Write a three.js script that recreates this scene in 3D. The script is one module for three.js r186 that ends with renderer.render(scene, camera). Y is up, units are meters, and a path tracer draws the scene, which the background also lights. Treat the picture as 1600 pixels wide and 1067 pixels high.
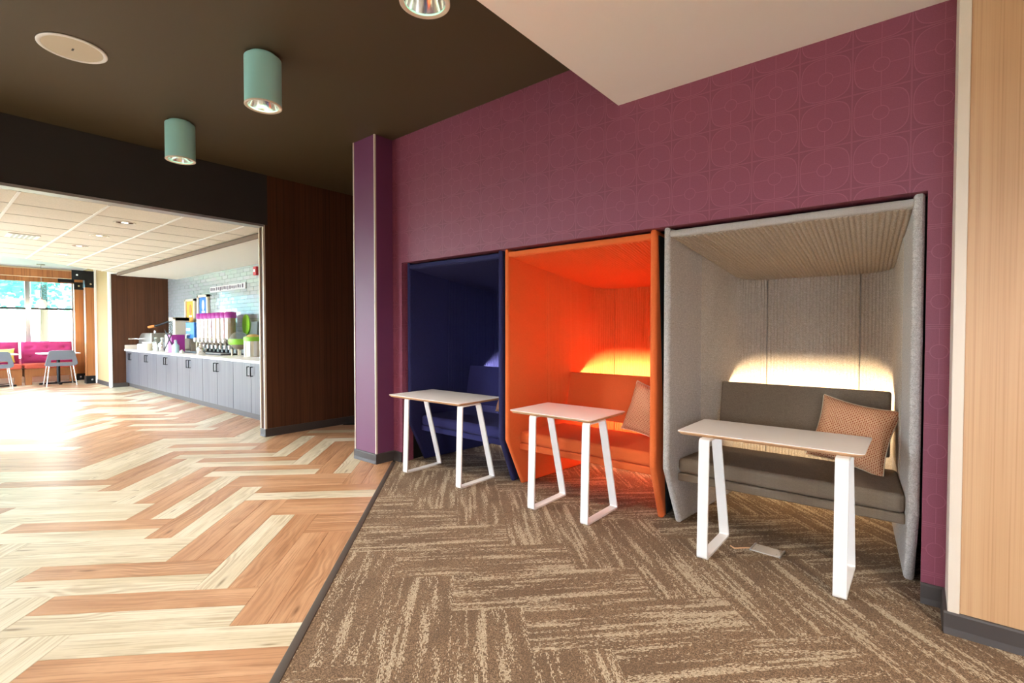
import * as THREE from 'three';
import { RoundedBoxGeometry } from 'three/addons/geometries/RoundedBoxGeometry.js';
import { mergeGeometries, toCreasedNormals } from 'three/addons/utils/BufferGeometryUtils.js';
import { RectAreaLightUniformsLib } from 'three/addons/lights/RectAreaLightUniformsLib.js';

RectAreaLightUniformsLib.init();
const scene = new THREE.Scene();
// ---------------------------------------------------------------- camera, sky, exposure
const camera = new THREE.PerspectiveCamera(69.28, 1600 / 1067, 0.05, 300);
camera.position.set(0, 1.36, 3.1885);
camera.rotation.order = 'YXZ';
camera.rotation.y = THREE.MathUtils.degToRad(39.5456);
camera.rotation.x = THREE.MathUtils.degToRad(-1.3097);
scene.add(camera);
const renderer = new THREE.WebGLRenderer({ antialias: true });
renderer.toneMapping = THREE.LinearToneMapping;
renderer.toneMappingExposure = 1.22;
renderer.shadowMap.enabled = true;
const SKY = 21;
scene.background = new THREE.Color().setRGB(0.84 * SKY, 1.0 * SKY, 1.17 * SKY);   // bright overcast sky
const LAMP = { teal: 12.5, soffit: 21, dining: 5, led: 600 };

// ---------------------------------------------------------------- helpers
let seed = 20240611;
const rnd = () => { seed = (seed + 0x6D2B79F5) | 0; let t = Math.imul(seed ^ (seed >>> 15), 1 | seed); t = (t + Math.imul(t ^ (t >>> 7), 61 | t)) ^ t; return ((t ^ (t >>> 14)) >>> 0) / 4294967296; };
const rr = (a, b) => a + (b - a) * rnd();
const V3 = (x, y, z) => new THREE.Vector3(x, y, z);
const used = new Map();
const numbered = (n) => { const k = used.get(n) ?? 0; used.set(n, k + 1); return k ? n + '_' + String(k).padStart(3, '0') : n; };
function mesh(name, geo, mat, parent) {
  const m = new THREE.Mesh(geo, mat); m.name = parent ? name : numbered(name);
  m.castShadow = m.receiveShadow = true; (parent ?? scene).add(m); return m;
}
function thing(name, label, category, [x, y, z] = [0, 0, 0], turn = 0, group) {
  const o = new THREE.Group(); o.name = numbered(name); scene.add(o);
  o.position.set(x, y, z); o.rotation.y = turn; o.userData = { label, category };
  if (group) o.userData.group = group; return o;
}
function tag(o, label, category, group) { o.userData = { label, category }; if (group) o.userData.group = group; return o; }
function struct(name, geo, mat, label) { const o = geo ? mesh(name, geo, mat) : new THREE.Group(); if (!geo) { o.name = numbered(name); scene.add(o); } o.userData = { kind: 'structure', label, category: name.split('_')[0] }; return o; }
const box = (x0, x1, y0, y1, z0, z1) => { const g = new THREE.BoxGeometry(x1 - x0, y1 - y0, z1 - z0); g.translate((x0 + x1) / 2, (y0 + y1) / 2, (z0 + z1) / 2); return g; };
// box with uv in metres on every face
function boxUV(x0, x1, y0, y1, z0, z1) {
  const g = box(x0, x1, y0, y1, z0, z1), p = g.attributes.position, n = g.attributes.normal, u = g.attributes.uv;
  for (let i = 0; i < p.count; i++) {
    const ax = Math.abs(n.getX(i)), ay = Math.abs(n.getY(i));
    if (ax > 0.5) u.setXY(i, p.getZ(i), p.getY(i)); else if (ay > 0.5) u.setXY(i, p.getX(i), p.getZ(i)); else u.setXY(i, p.getX(i), p.getY(i));
  } return g;
}
const rbox = (x0, x1, y0, y1, z0, z1, r = 0.005, s = 2) => { const g = new RoundedBoxGeometry(x1 - x0, y1 - y0, z1 - z0, s, Math.min(r, (x1 - x0) / 2.01, (y1 - y0) / 2.01, (z1 - z0) / 2.01)); g.translate((x0 + x1) / 2, (y0 + y1) / 2, (z0 + z1) / 2); return g; };
const cyl = (r0, r1, h, x, y, z, seg = 24, open = false) => { const g = new THREE.CylinderGeometry(r1, r0, h, seg, 1, open); g.translate(x, y + h / 2, z); return g; };   // r0 bottom, r1 top
const lathe = (pts, seg = 28) => new THREE.LatheGeometry(pts.map(([a, b]) => new THREE.Vector2(a, b)), seg);
const tube = (pts, r, seg = 16, rs = 8) => new THREE.TubeGeometry(new THREE.CatmullRomCurve3(pts.map((p) => V3(...p)), false, 'catmullrom', 0.15), seg, r, rs);
const plainGeo = (gs) => mergeGeometries(gs.map((g) => { const q = g.index ? g.toNonIndexed() : g; for (const k of Object.keys(q.attributes)) if (!['position', 'normal', 'uv'].includes(k)) q.deleteAttribute(k); return q; }));
const L = (r, g, b) => new THREE.Color().setRGB(r, g, b);
const S = (hex) => new THREE.Color(hex);

// value noise on a torus
function noise2(w, h, cx, cy, oct = 3, fall = 0.5) {
  const out = new Float32Array(w * h); let amp = 1, tot = 0;
  for (let o = 0; o < oct; o++) {
    const gx = cx << o, gy = cy << o, gr = new Float32Array(gx * gy).map(() => rnd());
    for (let y = 0; y < h; y++) {
      const fy = y / h * gy, y0 = Math.floor(fy), ty = fy - y0, sy = ty * ty * (3 - 2 * ty), ya = (y0 % gy) * gx, yb = ((y0 + 1) % gy) * gx;
      for (let x = 0; x < w; x++) {
        const fx = x / w * gx, x0 = Math.floor(fx), tx = fx - x0, sx = tx * tx * (3 - 2 * tx), xa = x0 % gx, xb = (x0 + 1) % gx;
        const a = gr[ya + xa] + (gr[ya + xb] - gr[ya + xa]) * sx, b = gr[yb + xa] + (gr[yb + xb] - gr[yb + xa]) * sx;
        out[y * w + x] += amp * (a + (b - a) * sy);
      }
    }
    tot += amp; amp *= fall;
  }
  for (let i = 0; i < out.length; i++) out[i] /= tot; return out;
}
function dataTex(w, h, fn, srgb = true, repX = 1, repY = 1) {
  const d = new Uint8Array(w * h * 4);
  for (let y = 0, i = 0; y < h; y++) for (let x = 0; x < w; x++, i++) { const c = fn(x, y, i); d[i * 4] = Math.max(0, Math.min(255, c[0])); d[i * 4 + 1] = Math.max(0, Math.min(255, c[1])); d[i * 4 + 2] = Math.max(0, Math.min(255, c[2])); d[i * 4 + 3] = 255; }
  const t = new THREE.DataTexture(d, w, h, THREE.RGBAFormat); t.wrapS = t.wrapT = THREE.RepeatWrapping; t.magFilter = THREE.LinearFilter; t.minFilter = THREE.LinearMipmapLinearFilter; t.generateMipmaps = true;
  if (srgb) t.colorSpace = THREE.SRGBColorSpace; t.repeat.set(repX, repY); t.needsUpdate = true; return t;
}
const mix = (a, b, t) => [a[0] + (b[0] - a[0]) * t, a[1] + (b[1] - a[1]) * t, a[2] + (b[2] - a[2]) * t];
const sm = (a, b, x) => { const t = Math.max(0, Math.min(1, (x - a) / (b - a))); return t * t * (3 - 2 * t); };

// wood grain running along u; one repeat = 2 m by 1 m
function grainTex(light, mid, dark, knots) {
  const w = 1024, h = 1024, wide = noise2(w, h, 3, 14, 3), fine = noise2(w, h, 8, 160, 2), warp = noise2(w, h, 4, 6, 3), pores = noise2(w, h, 40, 500, 1);
  const ks = []; for (let k = 0; k < knots; k++) ks.push([rnd() * w, rnd() * h, rr(14, 34), rr(5, 11)]);
  return dataTex(w, h, (x, y, i) => {
    let y2 = y / h * 26 + warp[i] * 5, kn = 0;
    for (const [kx, ky, rx, ry] of ks) { let dx = Math.abs(x - kx); dx = Math.min(dx, w - dx); let dy = Math.abs(y - ky); dy = Math.min(dy, h - dy); const q = (dx / rx) ** 2 + (dy / ry) ** 2; if (q < 14) { const e = Math.exp(-q * 0.35); kn = Math.max(kn, Math.exp(-q * 1.1)); y2 += e * 2.6; } }
    const rings = 0.5 + 0.5 * Math.sin(y2 * 6.28);
    let c = mix(light, mid, sm(0.3, 0.7, wide[i]));
    c = mix(c, dark, 0.42 * rings * sm(0.35, 0.7, warp[i]) + 0.36 * sm(0.5, 0.8, fine[i]) + 0.16 * sm(0.6, 0.9, pores[i]));
    return mix(c, [dark[0] * 0.72, dark[1] * 0.68, dark[2] * 0.62], kn * 0.75);
  }, true, 0.5, 1);
}
// fabric: fine woven melange, one repeat = 0.25 m
function fabricTex(a, b, contrast = 1) {
  const w = 512, f = noise2(w, w, 170, 170, 1), c = noise2(w, w, 40, 40, 2);
  return dataTex(w, w, (x, y, i) => mix(a, b, Math.max(0, Math.min(1, 0.5 + contrast * ((f[i] - 0.5) * 0.9 + (c[i] - 0.5) * 0.45)))), true, 4, 4);
}
const fabricBump = (() => { const w = 256, f = noise2(w, w, 128, 128, 1); return dataTex(w, w, (x, y, i) => { const v = 130 + 60 * Math.sin(x * Math.PI / 2) * Math.sin(y * Math.PI / 2) + 70 * (f[i] - 0.5); return [v, v, v]; }, false, 5, 5); })();
// vertical fine-grained veneer (u across, v up), one repeat = 1 m x 2 m
function veneerTex(a, b, c, streaks = 150) {
  const w = 1024, h = 512, f = noise2(w, h, streaks, 2, 2), g = noise2(w, h, 400, 5, 1), l = noise2(w, h, 12, 1, 3);
  return dataTex(w, h, (x, y, i) => mix(mix(a, b, sm(0.25, 0.75, 0.6 * l[i] + 0.4 * f[i])), c, 0.5 * sm(0.5, 0.85, f[i]) + 0.3 * sm(0.6, 0.95, g[i])), true, 1, 0.5);
}
const std = (o) => new THREE.MeshStandardMaterial(o);
const M = {
  tan: std({ map: grainTex([206, 162, 124], [188, 141, 103], [136, 92, 60], 9), roughness: 0.34 }),
  pale: std({ map: grainTex([226, 215, 190], [211, 198, 168], [158, 138, 104], 9), roughness: 0.34 }),
  strip: std({ color: S('#4a4038'), roughness: 0.55 }),
  base: std({ color: S('#423a36'), roughness: 0.5 }),
  darkCeil: std({ color: S('#4e4029'), roughness: 0.6 }),
  fascia: std({ color: S('#2c2827'), roughness: 0.7 }),
  soffit: std({ color: S('#f7f2ec'), roughness: 0.9 }),
  white: std({ color: S('#efece6'), roughness: 0.5 }),
  whitePaint: std({ color: S('#e4ded4'), roughness: 0.8 }),
  trim: std({ color: S('#d9c9b6'), roughness: 0.45 }),
  black: std({ color: S('#0b0908'), roughness: 0.9 }),
  blackMetal: std({ color: S('#17171a'), roughness: 0.45, metalness: 0.4 }),
  alu: std({ color: S('#a9a7a6'), roughness: 0.4, metalness: 0.6 }),
  chrome: std({ color: S('#dcdcdc'), roughness: 0.12, metalness: 1 }),
  brushed: std({ color: S('#b9b2aa'), roughness: 0.32, metalness: 0.9 }),
  brown: new THREE.MeshPhysicalMaterial({ map: veneerTex([92, 56, 34], [80, 47, 28], [54, 31, 18]), roughness: 0.6, specularIntensity: 0.5 }),
  oak: std({ map: veneerTex([200, 158, 116], [193, 149, 106], [172, 127, 86], 190), roughness: 0.48 }),
  laminate: std({ map: veneerTex([92, 89, 92], [78, 75, 81], [58, 55, 63], 60), roughness: 0.35 }),
  timber: std({ map: veneerTex([172, 110, 60], [152, 92, 46], [120, 68, 32], 60), roughness: 0.5 }),
  teal: std({ color: S('#aae2d8'), roughness: 0.5 }),
  legWhite: std({ color: S('#f0eae4'), roughness: 0.4 }),
  topWhite: std({ color: S('#fbf1e8'), roughness: 0.4 }),
  ply: std({ color: S('#c79a70'), roughness: 0.6 }),
  glass: new THREE.MeshPhysicalMaterial({ color: 0xffffff, transmission: 1, roughness: 0.0, thickness: 0, ior: 1.5 }),
  clear: new THREE.MeshPhysicalMaterial({ color: S('#eef4f2'), transmission: 0.9, roughness: 0.05, thickness: 0, ior: 1.45 }),
};
// purple wallpaper: cells of 0.245 m with a rounded square, a small ring and a cross
const paperTex = (() => {
  const w = 512, n = noise2(w, w, 128, 128, 1), base = [128, 60, 78], line = [168, 98, 116], fill = [134, 64, 83];
  return dataTex(w, w, (x, y, i) => {
    const u = (x + 0.5) / w * 2 - 1, v = (y + 0.5) / w * 2 - 1, q = Math.pow(Math.abs(u) ** 3.2 + Math.abs(v) ** 3.2, 1 / 3.2), r = Math.hypot(u, v);
    let c = mix(base, fill, q < 0.93 ? 1 : 0), l = 0;
    const edge = (d, t) => { l = Math.max(l, 1 - sm(t * 0.5, t, Math.abs(d))); };
    edge(q - 0.93, 0.022); edge(r - 0.28, 0.022); if (r > 0.28 && q < 0.93) { edge(u, 0.018); edge(v, 0.018); }
    const d = Math.hypot(Math.abs(u) - 0.0, Math.abs(v) - 0.0); if (q > 0.93) edge(Math.max(Math.abs(u), Math.abs(v)) - 0.985, 0.015);
    c = mix(c, line, l * 0.5); const k = (n[i] - 0.5) * 8; return [c[0] + k, c[1] + k, c[2] + k];
  }, true, 1 / 0.245, 1 / 0.245);
})();
M.paper = std({ map: paperTex, roughness: 0.52 });
M.purple = std({ color: S('#6f3659'), roughness: 0.5 });
// carpet: brown loop pile with broken pale lines along u; one repeat = 2 m x 1 m
const [carpetMap, carpetBump] = (() => {
  const w = 2048, h = 1020, P = 5, rows = h / P, dens = noise2(w, rows, 7, 22, 2), dens2 = noise2(w, rows, 5, 60, 1), dash = noise2(w, rows, 210, rows, 1), loop = noise2(w, h, 640, 340, 1), grain = noise2(w, h, 300, 255, 1), big = noise2(w, h, 8, 6, 2);
  const height = new Float32Array(w * h);
  const map = dataTex(w, h, (x, y, i) => {
    const g = Math.floor(y / P), t = y % P, k = g * w + x, D = 0.55 * dens[k] + 0.45 * dens2[k], on = sm(0.0, 0.06, D - 0.57 + 0.42 * (dash[k] - 0.5) + 0.1 * (grain[i] - 0.5));
    const line = t === 0 ? 0.1 : t === 1 || t === 4 ? 0.6 : 1;
    let c = mix([142, 115, 88], [90, 70, 51], sm(0.15, 0.85, loop[i])); c = mix(c, [92, 72, 53], 0.35 * sm(0.5, 0.8, big[i]));
    c = mix(c, mix([230, 217, 192], [176, 158, 130], loop[i]), on * line * 0.9);
    height[i] = (t === 0 ? 70 : 140) + 110 * (loop[i] - 0.4); return c;
  }, true, 0.5, 1);
  return [map, dataTex(w, h, (x, y, i) => [height[i], height[i], height[i]], false, 0.5, 1)];
})();
M.carpet = std({ map: carpetMap, bumpMap: carpetBump, bumpScale: 0.002, roughness: 0.97 });

// ---------------------------------------------------------------- floor: herringbone planks and carpet tiles (both at 45 degrees to the walls)
const q2 = Math.SQRT1_2, toXZ = (a, b) => [(a - b) * q2, (a + b) * q2];
const floor = struct('floor', null, null, 'wood plank herringbone floor meeting a brown carpet tile floor');
mesh('subfloor', plainGeo([box(-6.54, 3.8, -0.25, -0.0045, -3.2, 6.8), box(-18.1, -6.54, -0.25, -0.0045, -1.2, 4.98)]), M.black, floor);
function slabGeo(len, wid, bevel, drop, thick, u0, v0, flip) {   // lies along local x, top at y = 0
  const lx = len / 2, lz = wid / 2, ix = lx - bevel, iz = lz - bevel, pos = [], uv = [], nor = [];
  const quad = (p) => { const [A, B, C, D] = p.map((t) => V3(...t)), n = B.clone().sub(A).cross(C.clone().sub(A)).normalize(); for (const P of [A, B, C, A, C, D]) { pos.push(P.x, P.y, P.z); nor.push(n.x, n.y, n.z); uv.push(u0 + (flip ? -P.x : P.x), v0 + P.z); } };
  quad([[-ix, 0, iz], [ix, 0, iz], [ix, 0, -iz], [-ix, 0, -iz]]);
  quad([[-lx, -drop, lz], [lx, -drop, lz], [ix, 0, iz], [-ix, 0, iz]]); quad([[lx, -drop, -lz], [-lx, -drop, -lz], [-ix, 0, -iz], [ix, 0, -iz]]);
  quad([[lx, -drop, lz], [lx, -drop, -lz], [ix, 0, -iz], [ix, 0, iz]]); quad([[-lx, -drop, -lz], [-lx, -drop, lz], [-ix, 0, iz], [-ix, 0, -iz]]);
  quad([[-lx, -thick, lz], [lx, -thick, lz], [lx, -drop, lz], [-lx, -drop, lz]]); quad([[lx, -thick, -lz], [-lx, -thick, -lz], [-lx, -drop, -lz], [lx, -drop, -lz]]);
  quad([[lx, -thick, lz], [lx, -thick, -lz], [lx, -drop, -lz], [lx, -drop, lz]]); quad([[-lx, -thick, -lz], [-lx, -thick, lz], [-lx, -drop, lz], [-lx, -drop, -lz]]);
  const g = new THREE.BufferGeometry(); g.setAttribute('position', new THREE.Float32BufferAttribute(pos, 3)); g.setAttribute('normal', new THREE.Float32BufferAttribute(nor, 3)); g.setAttribute('uv', new THREE.Float32BufferAttribute(uv, 2)); return g;
}
camera.updateMatrixWorld(); camera.updateProjectionMatrix();
function screenSize(x, z, area) {   // share of the picture a floor piece takes; 0 when out of the frame
  const v = V3(x, 0, z).applyMatrix4(camera.matrixWorldInverse); if (v.z > -0.2) return 0;
  const p = v.clone().applyMatrix4(camera.projectionMatrix); if (Math.abs(p.x) > 1.12 || Math.abs(p.y) > 1.3) return 0;
  return area / (v.z * v.z * v.length());
}
// planks whose tone can be read from the photograph; the rest fall by chance
const PALE = new Set('H1,-1,0 H0,0,1 H-1,1,1 H-2,2,1 H-2,2,0 H-3,3,1 H-4,4,1 H-4,4,0 H-5,5,1 H-5,5,0 H-6,6,1 H-7,7,0 H-7,7,1 V-3,0,1 V-5,2,0 V-6,3,0 V-7,4,1 V-8,5,0 V-9,6,1 V-10,7,0 V-10,7,1 H-5,-1,1 H-7,1,1 H-8,2,1 H-9,3,1 H-10,4,1 H-11,5,1 H-11,5,0 V-9,0,0 V-10,1,1 V-11,2,1 V0,3,0 V0,3,1 V1,2,1 V1,2,0 V-1,4,0 V-1,4,1 V2,1,1 V2,1,0 V-2,5,0'.split(' '));
const TAN = new Set('H1,-1,1 H2,-2,0 H2,-2,1 H0,0,0 H-1,1,0 H-3,3,0 H-6,6,0 V-2,-1,0 V-2,-1,1 V-3,0,0 V-4,1,0 V-4,1,1 V-5,2,1 V-6,3,1 V-7,4,0 V-8,5,1 V-9,6,0 H-4,-2,1 H-4,-2,0 H-5,-1,0 H-6,0,1 H-6,0,0 H-7,1,0 H-8,2,0 H-9,3,0 H-10,4,0 H-3,-3,0 H-3,-3,1 V-8,-1,0 V-8,-1,1 V-9,0,1 V-10,1,0 V-11,2,0 V-12,3,0 V-12,3,1'.split(' '));
{
  const A0 = -0.452, UA = 0.35, B0 = 3.338, UB = 0.335, bMin = 3.003, list = [];
  for (let i = -60; i < 30; i++) for (let j = -2; j < 60; j++) {
    const s = ((i + j) % 6 + 6) % 6; let a0, a1, b0, b1, dir;
    if (s === 0) { dir = 'H'; a0 = A0 + i * UA; a1 = a0 + UA; b0 = B0 + j * UB; b1 = b0 + 3 * UB; }
    else if (s === 3) { dir = 'V'; a0 = A0 + i * UA; a1 = a0 + 3 * UA; b0 = B0 + j * UB; b1 = b0 + UB; }
    else continue;
    for (let half = 0; half < 2; half++) {
      let c0 = a0, c1 = a1, d0 = b0, d1 = b1;
      if (dir === 'H') { if (half) c0 = (a0 + a1) / 2; else c1 = (a0 + a1) / 2; } else if (half) d0 = (b0 + b1) / 2; else d1 = (b0 + b1) / 2;
      d0 = Math.max(d0, bMin); if (d1 - d0 < 0.02) continue;
      const [x, z] = toXZ((c0 + c1) / 2, (d0 + d1) / 2);
      if (x < -18.4 || x > -1.2 + 1.5 || z < -3.3 || z > 6.9) continue;
      if (z < -0.9 && x > -4.3) continue; if (x < -6.4 && (z > 4.7 || z < -1.0) || x < -17.9) continue;
      list.push({ dir, key: dir + i + ',' + j + ',' + half, x, z, len: dir === 'H' ? d1 - d0 : c1 - c0, wid: dir === 'H' ? c1 - c0 : d1 - d0, show: screenSize(x, z, 0.17) });
    }
  }
  // partners left off the lower bound (H planks that start below the strip)
  for (let i = -60; i < 30; i++) for (let j = -4; j < -2; j++) if ((((i + j) % 6) + 6) % 6 === 0) for (let half = 0; half < 2; half++) {
    const c0 = A0 + i * UA + half * UA / 2, c1 = c0 + UA / 2, d0 = bMin, d1 = B0 + (j + 3) * UB; if (d1 - d0 < 0.02) continue;
    const [x, z] = toXZ((c0 + c1) / 2, (d0 + d1) / 2); if (x < -5 || x > 0.5 || z > 6.9 || z < -0.3) continue;
    list.push({ dir: 'H', key: 'H' + i + ',' + j + ',' + half, x, z, len: d1 - d0, wid: c1 - c0, show: screenSize(x, z, 0.17) });
  }
  list.sort((p, q) => q.show - p.show);
  globalThis.planks = list;
  const cache = new Map(), rest = { tan: [], pale: [] };
  list.forEach((p, n) => {
    const pale = PALE.has(p.key) ? true : TAN.has(p.key) ? false : rnd() < 0.42, ry = p.dir === 'H' ? -Math.PI * 0.75 : -Math.PI * 0.25, lift = -rnd() * 0.0003;
    const variant = Math.floor(rnd() * 14), ck = p.len.toFixed(2) + p.wid.toFixed(3) + variant;
    if (!cache.has(ck)) cache.set(ck, slabGeo(p.len - 0.0012, p.wid - 0.0012, 0.0012, 0.0009, 0.004, variant * 0.37, variant * 0.171 + 0.06, variant % 2));
    if (n < 300) { const m = mesh('plank', cache.get(ck), pale ? M.pale : M.tan, floor); m.position.set(p.x, lift, p.z); m.rotation.y = ry; }
    else { const g = cache.get(ck).clone(); g.rotateY(ry); g.translate(p.x, lift, p.z); rest[pale ? 'pale' : 'tan'].push(g); }
  });
  for (const k of ['tan', 'pale']) mesh('plank', mergeGeometries(rest[k]), M[k], floor).userData.kind = 'stuff';
}
{
  const A0 = -0.475, UA = 0.348, B0 = 3.003, UB = 0.3425, bMax = 2.975, cache = new Map();
  for (let i = -30; i < 40; i++) for (let j = -30; j < 0; j++) {
    const s = ((i + j) % 6 + 6) % 6; let a0, a1, b0, b1, dir;
    if (s === 1) { dir = 'H'; a0 = A0 + i * UA; a1 = a0 + UA; b0 = B0 + j * UB; b1 = b0 + 3 * UB; }
    else if (s === 4) { dir = 'V'; a0 = A0 + i * UA; a1 = a0 + 3 * UA; b0 = B0 + j * UB; b1 = b0 + UB; }
    else continue;
    b1 = Math.min(b1, bMax); if (b1 - b0 < 0.02) continue;
    const [x, z] = toXZ((a0 + a1) / 2, (b0 + b1) / 2); if (z < -1.9 || z > 6.9 || x > 3.9) continue;
    const len = dir === 'H' ? b1 - b0 : a1 - a0, wid = dir === 'H' ? a1 - a0 : b1 - b0, variant = Math.floor(rnd() * 10), ck = len.toFixed(2) + wid.toFixed(3) + variant;
    if (!cache.has(ck)) cache.set(ck, slabGeo(len - 0.0006, wid - 0.0006, 0.0012, 0.0008, 0.004, variant * 0.613, variant * 0.347, variant % 2));
    const m = mesh('carpet_tile', cache.get(ck), M.carpet, floor); m.position.set(x, 0.001, z); m.rotation.y = dir === 'H' ? -Math.PI * 0.75 : -Math.PI * 0.25;
  }
}
{ // dark reducer strip along the joint
  const [x, z] = toXZ(0.6, 2.988), g = new THREE.CylinderGeometry(0.021, 0.021, 7.0, 10, 1); g.rotateZ(Math.PI / 2); g.scale(1, 0.28, 1);
  const m = struct('trim_1', g, M.strip, 'dark strip between wood floor and carpet'); m.position.set(x, 0.002, z); m.rotation.y = -Math.PI / 4;
}

// ---------------------------------------------------------------- main room shell
const HC = 3.3226, HS = 2.9408, OL = -4.094, OR = 0.02, HO = 2.047;
{ // purple wall with the opening for the booths
  const s = new THREE.Shape(); s.moveTo(-4.5, 0); s.lineTo(OL, 0); s.lineTo(OL, HO); s.lineTo(OR, HO); s.lineTo(OR, 0); s.lineTo(0.4, 0); s.lineTo(0.4, HC + 0.05); s.lineTo(-4.5, HC + 0.05); s.closePath();
  const g = new THREE.ExtrudeGeometry(s, { depth: 0.14, bevelEnabled: false }); g.translate(0, 0, -0.14);
  const u = g.attributes.uv; for (let i = 0; i < u.count; i++) u.setXY(i, u.getX(i) + 0.295, u.getY(i) + 0.0925);
  struct('wall_back', g, M.paper, 'purple patterned wall above the booths');
}
struct('wall_column', boxUV(-4.611, -4.2417, 0, HC + 0.02, -3.1, 0.2151), M.purple, 'purple wall end beside the blue booth');
struct('trim_2', plainGeo([box(-4.252, -4.2357, 0.1, HC, 0.203, 0.2211)]), M.trim, 'pale corner trim on the purple wall end');
struct('trim_3', box(-4.617, -4.602, 0.1, HC, 0.203, 0.2211), M.trim, 'pale trim on the far edge of the purple wall end');
struct('wall_recess', plainGeo([box(-4.3, OL - 0.02, 0, HO + 0.3, -1.75, -0.14), box(OR + 0.02, 0.3, 0, HO + 0.3, -1.75, -0.14), box(-4.3, 0.3, 0, HO + 0.3, -1.75, -1.65), box(-4.3, 0.3, HO + 0.12, HO + 0.3, -1.75, -0.14)]), M.black, 'black recess behind the booths');
struct('wall_wood', boxUV(0.151, 3.7, 0, HC, -0.1, 0.25), M.oak, 'light oak veneer wall beside the grey booth');
struct('trim_4', rbox(0.112, 0.153, 0.09, HC, 0.0, 0.256, 0.003), M.trim, 'pale corner trim of the oak wall');
struct('wall_brown', boxUV(-6.54, -6.42, 0, HC, -3.0, 0.345), M.brown, 'dark brown wood wall across the passage');
struct('trim_5', box(-6.44, -6.41, 0.1, 2.69, 0.335, 0.358), M.trim, 'pale trim on near edge of dark brown wall');
struct('trim_6', box(-6.547, -6.522, 0.1, 2.69, 0.335, 0.358), M.trim, 'pale trim on far edge of dark brown wall');
struct('wall_header', boxUV(-6.54, -6.415, 2.69, HC, 0.3, 6.6), M.fascia, 'black header above the opening to the dining room');
struct('trim_7', box(-6.55, -6.4, 2.665, 2.692, 0.352, 6.6), M.alu, 'grey metal edge under the black header');
struct('wall_passage', box(-6.54, -4.5, 0, HC, -3.15, -3.0), M.brown, 'dark end of the passage');
struct('ceiling', box(-6.6, 3.8, HC, HC + 0.12, -3.2, 6.8), M.darkCeil, 'dark brown painted ceiling');
struct('ceiling_soffit', box(-1.6616, 3.7, HS, HC + 0.03, 0.0005, 6.6), M.soffit, 'off white dropped ceiling over the booths');
struct('wall_right', box(3.6, 3.75, 0, HC, 0, 6.8), M.oak, 'oak wall on the right');
function basebd(name, pts, label) {   // skirting along floor points, on the left-hand side of the walk
  const gs = [];
  for (let i = 0; i + 1 < pts.length; i++) {
    const [x0, z0] = pts[i], [x1, z1] = pts[i + 1], len = Math.hypot(x1 - x0, z1 - z0), g = new THREE.ExtrudeGeometry((() => { const s = new THREE.Shape(); s.moveTo(0, 0); s.lineTo(0.017, 0); s.lineTo(0.012, 0.03); s.lineTo(0.012, 0.092); s.lineTo(0.008, 0.1); s.lineTo(0, 0.102); s.closePath(); return s; })(), { depth: len + 0.012, bevelEnabled: false });
    g.rotateY(Math.atan2(x1 - x0, z1 - z0)); g.translate(x0, 0, z0); gs.push(g);
  }
  return struct(name, plainGeo(gs), M.base, label);
}
basebd('baseboard_column', [[-4.2417, 0], [-4.2417, 0.2151], [-4.611, 0.2151], [-4.611, -3.0]], 'dark skirting round the purple wall end');
basebd('baseboard_left', [[OL - 0.006, 0.0], [-4.2417, 0.0]], 'short dark skirting beside the blue booth');
basebd('baseboard_back', [[0.125, 0], [OR + 0.012, 0]], 'dark skirting beside the grey booth');
basebd('baseboard_right', [[3.6, 0.25], [0.112, 0.25], [0.112, 0.0]], 'dark skirting of the oak wall');
basebd('baseboard_brown', [[-6.42, -3], [-6.42, 0.345], [-6.54, 0.345]], 'dark skirting of the brown wall');

// rear wall with windows behind the viewer (they light the place)
{
  const s = new THREE.Shape(); s.moveTo(-6.6, 0); s.lineTo(3.75, 0); s.lineTo(3.75, HC + 0.1); s.lineTo(-6.6, HC + 0.1); s.closePath();
  for (const [x0, x1] of [[0.1, 1.3], [1.7, 3.1]]) { const h = new THREE.Path(); h.moveTo(x0, 1.0); h.lineTo(x1, 1.0); h.lineTo(x1, 2.3); h.lineTo(x0, 2.3); h.closePath(); s.holes.push(h); }
  const g = new THREE.ExtrudeGeometry(s, { depth: 0.2, bevelEnabled: false }); g.translate(0, 0, 6.6); struct('wall_rear', g, M.whitePaint, 'white wall with windows behind the viewer');
  let n = 11;
  for (const [x0, x1] of [[0.1, 1.3], [1.7, 3.1]]) {
    const w = struct('window_' + (n++), null, null, 'window in the rear wall');
    mesh('frame', plainGeo([box(x0, x0 + 0.05, 1.0, 2.3, 6.66, 6.72), box(x1 - 0.05, x1, 1.0, 2.3, 6.66, 6.72), box(x0, x1, 1.0, 1.05, 6.66, 6.72), box(x0, x1, 2.25, 2.3, 6.66, 6.72)]), M.alu, w);
    mesh('pane', box(x0 + 0.05, x1 - 0.05, 1.05, 2.25, 6.685, 6.689), M.glass, w);
  }
}

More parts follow.
